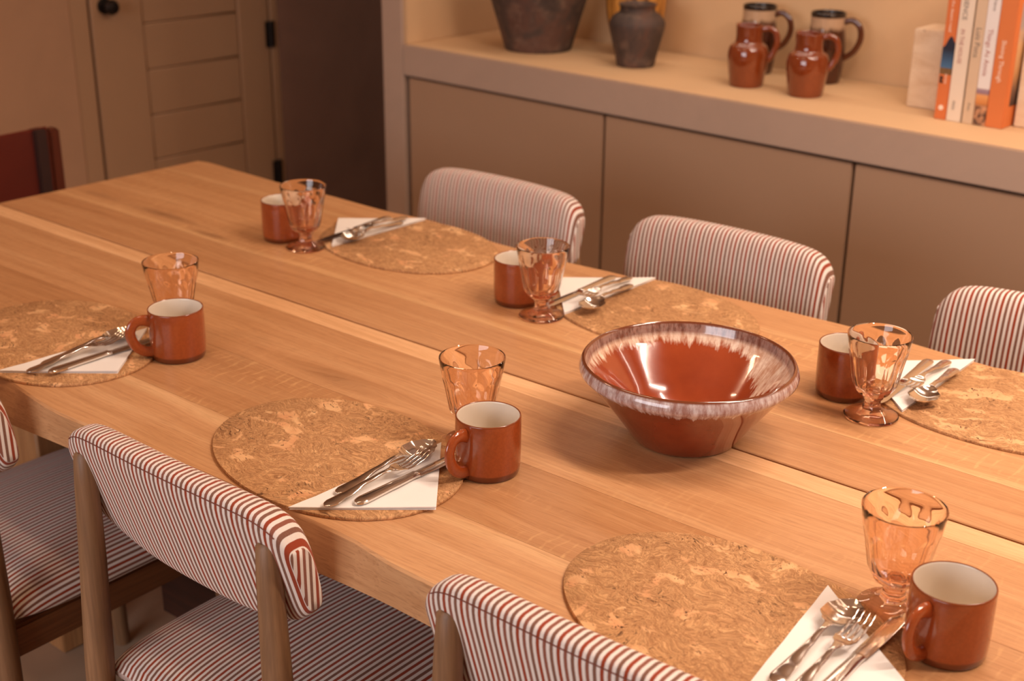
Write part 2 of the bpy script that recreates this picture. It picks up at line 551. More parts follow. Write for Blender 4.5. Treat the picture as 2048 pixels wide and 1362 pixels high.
# ------------------------------------------------------------------ mesh helpers
class G:
    def __init__(self):
        self.v, self.f, self.mi, self.a = [], [], [], []

    def add(self, verts, faces, mi=0, attr=None):
        b = len(self.v)
        self.v += [tuple(p) for p in verts]
        self.f += [tuple(i + b for i in f) for f in faces]
        self.mi += [mi] * len(faces)
        self.a += (list(attr) if attr else [(0, 0, 0)] * len(verts))
        return self

    def box(self, x0, x1, y0, y1, z0, z1, bev=0.002, mi=0, seg=1):
        bm = bmesh.new()
        bmesh.ops.create_cube(bm, size=1)
        for v in bm.verts:
            v.co = ((x0 + x1) / 2 + v.co.x * (x1 - x0), (y0 + y1) / 2 + v.co.y * (y1 - y0), (z0 + z1) / 2 + v.co.z * (z1 - z0))
        if bev:
            bmesh.ops.bevel(bm, geom=list(bm.edges), offset=bev, segments=seg, affect='EDGES')
        bm.verts.index_update()
        self.add([v.co[:] for v in bm.verts], [[v.index for v in f.verts] for f in bm.faces], mi)
        bm.free()
        return self

    def rings(self, rings, closed_ring=True, cap=True, mi=0, attrs=None, loop=False):
        n = len(rings[0])
        vs = [p for r in rings for p in r]
        fs = []
        R = len(rings)
        for i in range(R if loop else R - 1):
            i2 = (i + 1) % R
            for j in range(n if closed_ring else n - 1):
                j2 = (j + 1) % n
                fs.append((i * n + j, i * n + j2, i2 * n + j2, i2 * n + j))
        if cap and not loop:
            fs.append(tuple(range(n))[::-1])
            fs.append(tuple((R - 1) * n + j for j in range(n)))
        at = [p for r in attrs for p in r] if attrs else None
        return self.add(vs, fs, mi, at)

    def lathe(self, prof, n=48, mod=None, mi=None, cap=True):
        """prof: (r, z) from the bottom centre outwards; mi per segment; poles closed where r == 0"""
        b = len(self.v)
        vs, idx = [], []
        for k, (r, z) in enumerate(prof):
            if r < 1e-6:
                idx.append([len(vs)] * n)
                vs.append((0, 0, z))
            else:
                row = []
                for j in range(n):
                    th = 2 * pi * j / n
                    rr = mod(r, z, th, k) if mod else r
                    row.append(len(vs))
                    vs.append((rr * cos(th), rr * sin(th), z))
                idx.append(row)
        for k in range(len(prof) - 1):
            fs = []
            for j in range(n):
                j2 = (j + 1) % n
                q = [idx[k][j], idx[k][j2], idx[k + 1][j2], idx[k + 1][j]]
                q2 = []
                for i in q:
                    if i not in q2:
                        q2.append(i)
                if len(q2) >= 3:
                    fs.append(tuple(i + b for i in q2))
            self.f += fs
            self.mi += [mi[k] if mi else 0] * len(fs)
        self.v += vs
        self.a += [(0, 0, 0)] * len(vs)
        return self

    def tube(self, pts, rad, n=12, flat=1.0, mi=0, upv=(0, 0, 1)):
        """tube along pts; rad number or list; flat scales the second axis"""
        pts = [Vector(p) for p in pts]
        if not isinstance(rad, (list, tuple)):
            rad = [rad] * len(pts)
        rings = []
        U = Vector(upv)
        for i, p in enumerate(pts):
            d = (pts[min(i + 1, len(pts) - 1)] - pts[max(i - 1, 0)]).normalized()
            s = d.cross(U)
            if s.length < 1e-4:
                s = d.cross(Vector((1, 0, 0)))
            s.normalize()
            w = s.cross(d).normalized()
            rings.append([p + s * (cos(2 * pi * j / n) * rad[i]) + w * (sin(2 * pi * j / n) * rad[i] * flat) for j in range(n)])
        return self.rings(rings, mi=mi)

    def mesh(self, name, mats, smooth=True, angle=40):
        me = bpy.data.meshes.new(name)
        me.from_pydata(self.v, [], self.f)
        for m in (mats if isinstance(mats, (list, tuple)) else [mats]):
            me.materials.append(m)
        me.polygons.foreach_set('material_index', self.mi)
        if any(a != (0, 0, 0) for a in self.a):
            at = me.attributes.new('cloth', 'FLOAT_VECTOR', 'POINT')
            at.data.foreach_set('vector', [c for p in self.a for c in p])
        bm = bmesh.new()
        bm.from_mesh(me)
        bmesh.ops.recalc_face_normals(bm, faces=bm.faces)
        bm.to_mesh(me)
        bm.free()
        if smooth:
            me.polygons.foreach_set('use_smooth', [True] * len(me.polygons))
            me.set_sharp_from_angle(angle=math.radians(angle))
        me.update()
        return me


def link(name, me, parent=None, loc=(0, 0, 0), rot=0.0):
    o = bpy.data.objects.new(name, me)
    COL.objects.link(o)
    o.location = loc
    o.rotation_euler = (0, 0, rot)
    if parent:
        o.parent = parent
    return o


def tag(o, label, cat=None, group=None, kind=None):
    o['label'] = label
    if cat:
        o['category'] = cat
    if group:
        o['group'] = group
    if kind:
        o['kind'] = kind
    return o


def thing(name, label, cat, loc, rot=0.0, group=None):
    o = link(name, None, None, loc, rot)
    o.empty_display_size = 0.05
    return tag(o, label, cat, group)


def struct(name, g, m, label=None, parent=None, smooth=False):
    o = link(name, g.mesh(name, m, smooth), parent)
    if not parent:
        o['kind'] = 'structure'
        if label:
            o['label'] = label
    return o


def copy_tree(o, parent=None):
    c = o.copy()
    COL.objects.link(c)
    c.parent = parent
    for ch in list(o.children):
        copy_tree(ch, c)
    return c


# ------------------------------------------------------------------ room shell
CZ = TOP + 0.15           # worktop height
YF = 1.2256               # front plane of the built-in counter
XN = -2.752               # left side of the niche
XP = -2.838               # left edge of the pier
YB = 1.655                # niche back wall
XD = -3.80                # door wall
XR, YN, ZC = 2.6, -4.0, 2.5

g = G().box(XD - 0.2, XR, YN, 3.6, -0.1, 0, 0)
struct('floor', g, MT['floor'], 'beige microcement floor under the table')
g = G().box(XD - 0.2, XR, YN, 3.6, ZC, ZC + 0.1, 0)
struct('ceiling', g, MT['ceiling'], 'pale ceiling')
g = G().box(XR, XR + 0.1, YN, 3.6, 0, ZC, 0)
struct('wall_right', g, MT['wall'], 'plaster wall on the right')
g = G().box(XD - 0.2, XR + 0.1, YN - 0.1, YN, 0, ZC, 0)
struct('wall_near', g, MT['wall'], 'plaster wall behind the viewer')
# door wall: plaster left of the door, a brown stretch right of it, a piece over the door
DY0, DY1, DTOP = 0.878, 1.578, 2.08
g = G().box(XD - 0.2, XD, YN, 0.806, 0, ZC, 0)
struct('wall_left', g, MT['wallleft'], 'tan limewashed wall left of the door')
g = G().box(XD - 0.2, XD, 1.615, 3.6, 0, ZC, 0)
struct('wall_left_passage', g, MT['darkplaster'], 'dark brown wall in the passage right of the door')
g = G().box(XD - 0.2, XD, 0.806, 1.615, DTOP + 0.06, ZC, 0)
struct('wall_left_lintel', g, MT['wallleft'], 'wall above the door')
g = G().box(XD - 0.2, XN + 0.01, 3.5, 3.6, 0, ZC, 0)
struct('wall_passage_end', g, MT['darkplaster'], 'end wall of the passage')

# door leaf with rebated planked panel
d = link('door_1', None, None, (XD, 0, 0))
d['kind'] = 'structure'
d['label'] = 'taupe door with a panel of horizontal planks'
struct('door_frame', G().box(-0.10, -0.002, 0.806, DY0 - 0.005, 0, DTOP + 0.06, 0.004)
       .box(-0.10, -0.002, DY1 + 0.004, 1.615, 0, DTOP + 0.06, 0.004).box(-0.10, -0.002, 0.806, 1.615, DTOP + 0.004, DTOP + 0.06, 0.004), MT['door'], None, d, True)
PY0, PY1 = 1.068, 1.447
struct('stile', G().box(-0.045, -0.004, DY0 + 0.004, PY0, 0.006, DTOP, 0.004), MT['door'], None, d, True)
struct('stile', G().box(-0.045, -0.004, PY1, DY1 - 0.003, 0.006, DTOP, 0.004), MT['door'], None, d, True)
struct('rail', G().box(-0.045, -0.004, PY0, PY1, 0.006, 0.104, 0.004), MT['door'], None, d, True)
z = 0.106
while z < DTOP - 0.2:
    pk = struct('plank', G().box(-0.040, -0.009, PY0 + 0.002, PY1 - 0.002, z + 0.0012, z + 0.1505 - 0.0012, 0.004), MT['door'], None, d, True)
    z += 0.1505
struct('rail', G().box(-0.045, -0.004, PY0, PY1, z, DTOP, 0.004), MT['door'], None, d, True)
struct('backing', G().box(-0.060, -0.046, DY0 + 0.003, DY1 - 0.003, 0.006, DTOP, 0), MT['shadowgap'], None, d)
kz = TOP + 0.179
knob = struct('door_handle', G().rings([[(x, 0.932 + r * cos(a), kz + r * sin(a)) for a in [2 * pi * i / 20 for i in range(20)]]
              for x, r in ((-0.004, 0.026), (0.004, 0.026), (0.006, 0.012), (0.028, 0.011), (0.032, 0.021), (0.044, 0.024), (0.054, 0.018), (0.057, 0.006))]), MT['black'], None, d, True)
for hz in (TOP + 0.02, TOP - 0.479):
    struct('hinge', G().tube([(0.004, 1.576, hz - 0.045), (0.004, 1.576, hz + 0.045)], 0.009, 10).box(-0.003, 0.002, 1.556, 1.596, hz - 0.045, hz + 0.045, 0.0005), MT['black'], None, d, True)

# pier, niche walls
g = G().box(XP, XN, YF, 1.95, 0, ZC, 0.004)
struct('wall_pier', g, MT['micro'], 'grey-beige pier at the left end of the counter', smooth=True)
g = G().box(XN, XR, YB, 1.95, 0, ZC, 0)
struct('wall_niche', g, MT['niche'], 'back wall of the lit niche')
g = G().box(XN - 0.001, XN + 0.012, YF + 0.006, YB + 0.001, CZ, 2.06, 0.002)
struct('trim_1', g, MT['niche'], 'plastered left cheek of the niche', smooth=True)
g = G().box(XN, XR, YF, YB, 2.06, ZC, 0.004)
struct('wall_niche_head', g, MT['micro'], 'plastered head over the niche')

# ------------------------------------------------------------------ built-in counter
SLAB0 = TOP + 0.062
g = G().box(XN + 0.0005, XR - 0.002, YF, YB - 0.002, SLAB0, CZ, 0.003, 0, 2)
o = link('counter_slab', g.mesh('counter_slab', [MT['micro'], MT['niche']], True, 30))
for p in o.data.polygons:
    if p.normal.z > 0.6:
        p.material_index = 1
tag(o, 'long thick plastered worktop over the cabinets, holding pots, jugs and books', 'worktop')
seams = [-2.740, -2.025, -1.324, -0.615, 0.095, 0.80, 1.51]
labs = ['leftmost cabinet under the counter, beside the pier', 'second cabinet from the pier, behind the two middle striped chairs',
        'third cabinet from the pier, under the jugs and books', 'fourth cabinet from the pier, right of the three main ones',
        'fifth cabinet from the pier', 'sixth cabinet from the pier, at the right end']
for i in range(6):
    x0, x1 = seams[i], seams[i + 1]
    c = thing('base_cabinet', labs[i] + ', flat taupe door', 'cabinet', ((x0 + x1) / 2, YF + 0.02, 0), 0, 'built-in cabinets under the counter')
    h = (x1 - x0) / 2
    link('carcass', G().box(-h + 0.001, h - 0.001, 0.014, 0.40, 0.0, SLAB0 - 0.001, 0.001).mesh('carcass', MT['shadowgap']), c)
    link('cabinet_door', G().box(-h + 0.004, h - 0.004, -0.012, 0.011, 0.07, SLAB0 - 0.007, 0.002, 0, 2).mesh('cabinet_door', MT['cab']), c)
    link('plinth', G().box(-h + 0.001, h - 0.001, 0.004, 0.013, 0.0, 0.068, 0.001).mesh('plinth', MT['cab']), c)

# ------------------------------------------------------------------ table
TX0, TX1 = -2.552, 0.42
table = thing('dining_table', 'long oak dining table with wavy live edges and a seam down the middle', 'table', TW(0, 0, -TOP), TILT)


def pw(pts, x):
    for (x0, y0), (x1, y1) in zip(pts, pts[1:]):
        if x0 <= x <= x1:
            s = (x - x0) / (x1 - x0)
            s = s * s * (3 - 2 * s)
            return y0 + (y1 - y0) * s
    return pts[0][1] if x < pts[0][0] else pts[-1][1]


FAR = [(-2.56, 0.504), (-2.50, 0.512), (-2.40, 0.506), (-2.247, 0.499), (-2.089, 0.500), (-1.919, 0.495), (-1.80, 0.506), (-1.593, 0.478), (-1.45, 0.474),
       (-1.303, 0.482), (-1.033, 0.509), (-0.85, 0.513), (-0.60, 0.497), (-0.3, 0.505), (0.0, 0.488), (0.45, 0.505)]
NEAR = [(-2.60, -0.50), (-2.3, -0.488), (-2.05, -0.505), (-1.734, -0.497), (-1.56, -0.513), (-1.36, -0.500), (-1.20, -0.496), (-1.012, -0.493), (-0.92, -0.504), (-0.75, -0.508),
        (-0.5, -0.495), (-0.2, -0.505), (0.1, -0.492), (0.45, -0.50)]
NEARB = [(-2.60, -0.49), (-2.2, -0.505), (-1.80, -0.515), (-1.5, -0.500), (-1.2, -0.510), (-0.95, -0.498), (-0.7, -0.505), (-0.3, -0.50), (0.45, -0.50)]
EX = lambda y: TX0 - 0.010 + y * 0.05      # the left end, a touch out of square
planks = [('NEAR', -0.3695, (1.0, 1.0, 1.0, 0.10)), (-0.3695, -0.2150, (0.80, 0.73, 0.66, 1.0)), (-0.2150, -0.0450, (0.92, 0.88, 0.84, 0.25)),
          (-0.0450, -0.0022, (1.28, 1.36, 1.42, 0.0)), (0.0022, 0.1280, (0.88, 0.82, 0.76, 0.1)), (0.1280, 0.3950, (0.98, 0.94, 0.88, 0.7)), (0.3950, 'FAR', (0.95, 0.90, 0.84, 0.2))]
TH = 0.060
xs = [TX0 + (TX1 - TX0) * i / 90 for i in range(91)]
for a, b, tone in planks:
    rings = []
    for i, x in enumerate(xs):
        y0 = pw(NEAR, x) if a == 'NEAR' else a + 0.00025
        y1 = pw(FAR, x) if b == 'FAR' else b - 0.00025
        y0b = pw(NEARB, x) if a == 'NEAR' else y0
        y1b = y1 - 0.004 if b == 'FAR' else y1
        xe = lambda y: x if i else EX(y)
        e = 0.003 if a == 'NEAR' else (0.0012 if a == 0.0022 else 0.0)
        e2 = 0.003 if b == 'FAR' else (0.0012 if b == -0.0022 else 0.0)
        loop = [(xe(y0b), y0b, TOP - TH)]
        if e:
            loop.append((xe(y0), y0, TOP - e))
        loop.append((xe(y0), y0 + e, TOP))
        loop.append((xe(y1), y1 - e2, TOP))
        if e2:
            loop.append((xe(y1), y1, TOP - e2))
        loop.append((xe(y1b), y1b, TOP - TH))
        rings.append(loop)
    o = link('plank', G().rings(rings).mesh('plank', MT['table'], True, 35), table)
    o.color = tone
# sturdy trestle legs and cross beams
for lx in (-2.10, -0.05):
    for ly in (-0.235, 0.235):
        link('leg', G().box(lx - 0.07, lx + 0.04, ly - 0.035, ly + 0.035, 0.0, TOP - TH - 0.055, 0.004).mesh('leg', MT['legwood']), table)
    link('cross_beam', G().box(lx - 0.06, lx + 0.03, -0.40, 0.40, TOP - TH - 0.054, TOP - TH - 0.001, 0.004).mesh('cross_beam', MT['legwood']), table)


link('dark_filler_panel', G().box(-2.00, -0.14, -0.080, -0.062, 0.03, 0.585, 0.002).mesh('dark_filler_panel', MT['fillerdark']), table)  # added dark panel in place of an unidentified dark mass under the table


# ------------------------------------------------------------------ striped chair
def make_back(bw=0.212, zt=0.805, zb=0.622):
    N, K = 56, 30
    rings, attrs = [], []
    for i in range(N + 1):
        s = i / N * 2 - 1
        u = max(-1, min(1, sin(s * pi / 2) * 0.35 + s * 0.65))
        x = u * bw
        au = abs(u)
        e = (1 - min(1, au) ** 7) ** 0.5 if au < 1 else 0.0
        ztop = zt - 0.034 * au ** 13 - 0.010 * au ** 3
        zbot = zb + 0.040 * au ** 4 + 0.010 * au ** 12
        ends = 0.012 * au ** 2.0
        ts = 0.58 + 0.42 * (1 - au ** 20)
        ring, at = [], []
        H = ztop - zbot
        arc = 0
        prev = None
        for k in range(K):
            th = 2 * pi * k / K
            c, sn = cos(th), sin(th)
            # squarish loop in (depth, height)
            cy = (abs(c) ** 0.55) * (1 if c >= 0 else -1)
            cz = (abs(sn) ** 0.42) * (1 if sn >= 0 else -1)
            hz = (cz + 1) / 2
            z = zbot + H * hz
            lean = (1 - hz)
            front = 0.016 + 0.020 * lean + 0.004 * sin(hz * pi)
            rear = -0.036 + 0.052 * (lean ** 1.0) * (1 - 0.45 * au ** 6)
            mid, half = (front + rear) / 2, (front - rear) / 2
            y = mid + half * cy * ts + ends
            p = (x, y, z)
            if prev is not None:
                arc += (Vector(p) - Vector(prev)).length
            prev = p
            ring.append(p)
            at.append((x * 1.02, arc + 0.001, 0))
        rings.append(ring)
        attrs.append(at)
    seam = [Vector(r[11]) + Vector((0, -0.0006, 0.0004)) for r in rings[3:-3]]
    g = G().rings(rings, cap=False, attrs=attrs)
    for r in (rings[0], rings[-1]):
        # flat sewn ends, the stripes run down them
        ym, zm = sum(p[1] for p in r) / K, sum(p[2] for p in r) / K
        out = 0.002 if r[0][0] > 0 else -0.002
        inner = [(r[0][0] + out, ym + (p[1] - ym) * 0.8, zm + (p[2] - zm) * 0.97) for p in r]
        inner2 = [(r[0][0] + out, ym + (p[1] - ym) * 0.1, zm + (p[2] - zm) * 0.6) for p in r]
        g.rings([r, inner, inner2], cap=False, attrs=[[(p[1] * 1.0 + 0.003, p[2], 0) for p in q] for q in (r, inner, inner2)])
        n = len(g.v)
        g.f.append(tuple(range(n - K, n)))
        g.mi.append(0)
    return g, seam


def make_seat(w=0.208, y0=0.0, y1=0.43, zt=0.452, zb=0.398):
    N, K = 30, 36
    rings, attrs = [], []
    for i in range(N + 1):
        s = i / N * 2 - 1
        v = sin(s * pi / 2) * 0.4 + s * 0.6
        y = (y0 + y1) / 2 + v * (y1 - y0) / 2
        e = max(0.02, (1 - abs(v) ** 6)) ** 0.4
        ring = []
        for k in range(K):
            th = 2 * pi * k / K
            c, sn = cos(th), sin(th)
            cx = (abs(c) ** 0.42) * (1 if c >= 0 else -1)
            cz = (abs(sn) ** 0.62) * (1 if sn >= 0 else -1)
            x = cx * w * (0.93 + 0.07 * (1 - abs(v) ** 4))
            mid = (zt + zb) / 2 - 0.008
            hz = (zt - mid) if cz > 0 else (mid - zb)
            z = mid + cz * hz * e + (0.014 * (1 - cx * cx) * (1 - v * v) if cz > 0 else 0)
            ring.append((x, y, z))
        at = [0] * K
        # arc length measured from the top centre, so the stripes roll over the sides
        top = K // 4
        acc = 0
        for k in range(top, top - K // 2, -1):
            at[k] = (acc, y, 0)
            acc += (Vector(ring[k]) - Vector(ring[k - 1])).length
        acc = 0
        for k in range(top, top + K // 2 + 1):
            at[k % K] = (-acc, y, 0)
            acc += (Vector(ring[k % K]) - Vector(ring[(k + 1) % K])).length
        rings.append(ring)
        attrs.append([(a[0], a[1] + 1.0, 0) for a in at])
    return G().rings(rings, attrs=attrs)


def make_chair():
    t = thing('dining_chair', 'x', 'chair', (0, 0, 0), 0, 'striped upholstered chairs around the table')
    bg, sp = make_back()
    bo = link('backrest', bg.mesh('backrest', MT['stripe'], True, 60), t)
    # dark stitched seam along the rear top edge
    link('seam', G().tube(sp, 0.0007, 6).mesh('seam', MT['thread']), bo)
    link('seat', make_seat().mesh('seat', MT['stripe'], True, 60), t)
    for s in (-1, 1):
        x = 0.176 * s
        pts = [(x * 1.19, -0.030, 0.0), (x * 1.12, -0.020, 0.28), (x * 1.075, -0.016, 0.45), (x * 1.03, -0.013, 0.60), (x * 1.005, -0.011, 0.72), (x, -0.010, 0.758), (x, -0.010, 0.764)]
        link('rear_leg', G().tube(pts, [0.016, 0.0195, 0.0205, 0.0185, 0.016, 0.0145, 0.010], 20, 0.95, 0, (0, 1, 0)).mesh('rear_leg', MT['chairwood']), t)
        pts = [(x, 0.41, 0.0), (x, 0.40, 0.30), (x, 0.398, 0.388), (x, 0.398, 0.392)]
        link('front_leg', G().tube(pts, [0.014, 0.019, 0.0195, 0.016], 20, 1, 0, (0, 1, 0)).mesh('front_leg', MT['chairwood']), t)
        link('side_rail', G().box(x - 0.012, x + 0.012, -0.010, 0.395, 0.342, 0.396, 0.004, 0, 2).mesh('side_rail', MT['chairrail']), t)
    link('rear_rail', G().box(-0.165, 0.165, -0.008, 0.016, 0.345, 0.396, 0.004, 0, 2).mesh('rear_rail', MT['chairwood']), t)
    link('front_rail', G().box(-0.165, 0.165, 0.388, 0.410, 0.342, 0.396, 0.004, 0, 2).mesh('front_rail', MT['chairwood']), t)
    return t


proto = make_chair()
chairs = [(-1.834, -0.582, 0, 'striped near-side chair at the left picture edge, mostly cut off'),
          (-1.232, -0.564, 0, 'striped near-side chair in full view, its back turned to the viewer'),
          (-0.632, -0.533, 0, 'striped chair nearest the viewer, its back cut off at the bottom of the picture'),
          (-1.765, 0.690, pi, 'striped chair across the table on the left, behind the far left place setting'),
          (-1.212, 0.690, pi, 'striped chair across the table in the middle, behind the bowl'),
          (-0.585, 0.690, pi, 'striped chair across the table at the right picture edge')]
for i, (x, y, r, lab) in enumerate(chairs):
    c = proto if i == 0 else copy_tree(proto)
    c.location = TW(x, y, -TOP)
    c.rotation_euler = (0, 0, TILT + r)
    c['label'] = lab

# leather chair at the head of the table, facing +x
lc = thing('leather_chair', 'red-brown leather sling chair at the left head of the table', 'chair', (-2.93, 0.03, 0), 0.05 - pi / 2)
for s in (-1, 1):
    link('rear_leg', G().box(s * 0.195 - 0.016, s * 0.195 + 0.016, -0.02, 0.014, 0, 0.792, 0.005, 0, 2).mesh('rear_leg', MT['darkwood']), lc)
    link('front_leg', G().box(s * 0.195 - 0.016, s * 0.195 + 0.016, 0.37, 0.402, 0, 0.43, 0.005, 0, 2).mesh('front_leg', MT['darkwood']), lc)
    link('side_rail', G().box(s * 0.195 - 0.011, s * 0.195 + 0.011, 0.015, 0.369, 0.37, 0.42, 0.004, 0, 2).mesh('side_rail', MT['darkwood']), lc)
    link('strap', G().box(s * 0.156 - 0.016, s * 0.156 + 0.016, -0.0155, 0.0185, 0.53, 0.797, 0.003, 0, 2).mesh('strap', MT['strap']), lc)
rings = []
for i in range(25):
    u = i / 12 - 1
    y = -0.012 * (1 - u * u) + 0.004
    zt = 0.800 - 0.004 * (1 - u * u)
    rings.append([(u * 0.178, y - 0.006, 0.535), (u * 0.178, y + 0.006, 0.535), (u * 0.178, y + 0.007, 0.66), (u * 0.178, y + 0.006, zt - 0.004), (u * 0.178, y, zt), (u * 0.178, y - 0.006, zt - 0.004), (u * 0.178, y - 0.007, 0.66)])
link('backrest', G().rings(rings).mesh('backrest', MT['leather'], True, 50), lc)
rings = []
for i in range(21):
    u = i / 10 - 1
    z = 0.43 - 0.018 * (1 - u * u)
    rings.append([(u * 0.20, 0.02, z), (u * 0.20, 0.03, z + 0.012), (u * 0.20, 0.36, z + 0.012), (u * 0.20, 0.37, z), (u * 0.20, 0.36, z - 0.006), (u * 0.20, 0.03, z - 0.006)])
link('seat', G().rings(rings).mesh('seat', MT['leather'], True, 50), lc)


# ------------------------------------------------------------------ place settings
def mat_mesh():
    a, b, n, h = 0.1936, 0.1389, 2.075, 0.0042
    N = 96
    out = []
    for j in range(N):
        th = 2 * pi * j / N
        c, s = cos(th), sin(th)
        r = 1 / ((abs(c) / a) ** n + (abs(s) / b) ** n) ** (1 / n)
        out.append((r * c, r * s))
    ring = lambda k, z: [(x * k, y * k, z) for x, y in out]
    return G().rings([ring(0.997, 0.0), ring(1.0, 0.0006), ring(1.0, h - 0.0008), ring(0.996, h)]).mesh('cork_placemat', MT['cork'], True, 50)


def napkin_mesh():
    """square paper napkin folded to a right triangle: long side along y, right angle towards +x"""
    g = G()
    for k, (gr, z, dz) in enumerate(((0.0, 0.0002, 0.0006), (-0.0006, 0.0011, 0.0008), (0.0008, 0.0021, 0.0010))):
        hyp = [(0.0 - gr * 0.4, -0.1235 - gr), (0.0 - gr * 0.4, 0.1235 + gr)]
        apex = (0.1235 + gr, 0.0)
        N = 12
        top, bot = [], []
        pts = []
        corners = [hyp[0], apex, hyp[1]]
        for a in range(3):
            p, q = corners[a], corners[(a + 1) % 3]
            for i in range(N):
                s = i / N
                x, y = p[0] + (q[0] - p[0]) * s, p[1] + (q[1] - p[1]) * s
                pts.append((x, y))
        cx, cy = sum(p[0] for p in pts) / len(pts), sum(p[1] for p in pts) / len(pts)
        def lift(x, y):
            d = hypot(x - apex[0], y - apex[1])
            return 0.0018 * (k / 2) * max(0, 1 - d / 0.05) + 0.0005 * k * abs(sin(y * 40))
        r = []
        for f, zz in ((1.0, 0.0), (1.0, dz), (0.6, dz), (0.15, dz)):
            r.append([(cx + (x - cx) * f, cy + (y - cy) * f, z + zz + lift(cx + (x - cx) * f, cy + (y - cy) * f)) for x, y in pts])
        g.rings(r)
    return g.mesh('paper_napkin', MT['paper'], True, 50)


def interp(tab, s):
    for (a, *va), (b, *vb) in zip(tab, tab[1:]):
        if a <= s <= b:
            k = (s - a) / (b - a)
            k = k * k * (3 - 2 * k)
            return [p + (q - p) * k for p, q in zip(va, vb)]
    return tab[-1][1:]


def blade(g, tab, n=48, U=11, xc=0.0):
    """flat bent bar: tab rows are (y, half width, height, cross curvature, thickness)"""
    rings = []
    y0, y1 = tab[0][0], tab[-1][0]
    for i in range(n + 1):
        s = i / n
        y = y0 + (y1 - y0) * s
        w, z, cv, th = interp(tab, y)
        top, bot = [], []
        for k in range(U):
            u = k / (U - 1) * 2 - 1
            zz = z + cv * (u * u - 1) * -1
            edge = (1 - 0.5 * u ** 8)
            top.append((xc + u * w, y, zz + th * 0.5 * edge))
            bot.append((xc + u * w, y, zz - th * 0.5 * edge))
        rings.append(top + bot[::-1])
    return g.rings(rings)


def spoon_mesh():
    g = G()
    # cross curvature negative = dished
    tab = [(0.0, 0.002, 0.0028, 0, 0.0016), (0.004, 0.0068, 0.0030, 0.0006, 0.0018), (0.012, 0.0088, 0.0034, 0.0010, 0.0022), (0.035, 0.0072, 0.0052, 0.0010, 0.0024),
           (0.075, 0.0038, 0.0100, 0.0006, 0.0030), (0.105, 0.0028, 0.0135, 0.0003, 0.0034), (0.118, 0.0042, 0.0136, -0.0004, 0.0028), (0.128, 0.0125, 0.0122, -0.0045, 0.0018),
           (0.142, 0.0205, 0.0112, -0.0085, 0.0016), (0.158, 0.0210, 0.0110, -0.0088, 0.0016), (0.172, 0.0145, 0.0115, -0.0055, 0.0016), (0.1805, 0.0060, 0.0122, -0.0014, 0.0016), (0.183, 0.0008, 0.0124, 0, 0.0014)]
    blade(g, tab, 70, 15)
    g.v = [(x, y * 0.93, z) for x, y, z in g.v]
    return g.mesh('spoon', MT['steel'], True, 50)


def fork_mesh():
    g = G()
    tab = [(0.0, 0.002, 0.0028, 0, 0.0016), (0.004, 0.0068, 0.0030, 0.0006, 0.0018), (0.012, 0.0088, 0.0034, 0.0010, 0.0022), (0.035, 0.0072, 0.0052, 0.0010, 0.0024),
           (0.075, 0.0038, 0.0105, 0.0006, 0.0030), (0.104, 0.0030, 0.0132, 0.0003, 0.0034), (0.116, 0.0050, 0.0132, 0, 0.0026), (0.126, 0.0108, 0.0122, -0.0010, 0.0020), (0.136, 0.0125, 0.0108, -0.0014, 0.0020)]
    blade(g, tab, 54, 11)
    for k in range(4):
        xc = (k - 1.5) * 0.0066
        tt = [(0.1355, 0.0021, 0.0103, 0, 0.0020), (0.148, 0.0016, 0.0098, 0, 0.0020), (0.166, 0.0013, 0.0130, 0, 0.0018), (0.184, 0.0008, 0.0195, 0, 0.0014)]
        blade(g, tt, 10, 5, xc)
    g.v = [(x * 0.95, y * 0.91, z * 0.92) for x, y, z in g.v]
    return g.mesh('fork', MT['steel'], True, 50)


def knife_mesh():
    g = G()
    tab = [(0.0, 0.002, 0.0030, 0, 0.0030), (0.004, 0.0070, 0.0032, 0.0006, 0.0042), (0.012, 0.0086, 0.0034, 0.0010, 0.0050), (0.060, 0.0072, 0.0034, 0.0012, 0.0052),
           (0.096, 0.0062, 0.0034, 0.0010, 0.0052), (0.101, 0.0070, 0.0034, 0.0008, 0.0054), (0.104, 0.0060, 0.0032, 0.0004, 0.0040)]
    blade(g, tab, 44, 9)
    # blade with one straight and one bellied edge
    rings = []
    for i in range(31):
        y = 0.103 + 0.107 * i / 30
        s = i / 30
        l = -0.0080 + 0.0010 * s + (0.0130 * max(0, (s - 0.72) / 0.28) ** 2.0)
        r = 0.0080 + 0.0018 * sin(s * pi) - (0.0030 * max(0, (s - 0.8) / 0.2) ** 2)
        z = 0.0030
        rings.append([(l, y, z), (l * 0.7 + r * 0.3, y, z + 0.0009), (r - 0.001, y, z + 0.0004), (r, y, z), (r - 0.001, y, z - 0.0004), (l * 0.7 + r * 0.3, y, z - 0.0009)])
    g.rings(rings)
    return g.mesh('table_knife', MT['steel'], True, 30)


MUGH, MUGR = 0.0780, 0.0417


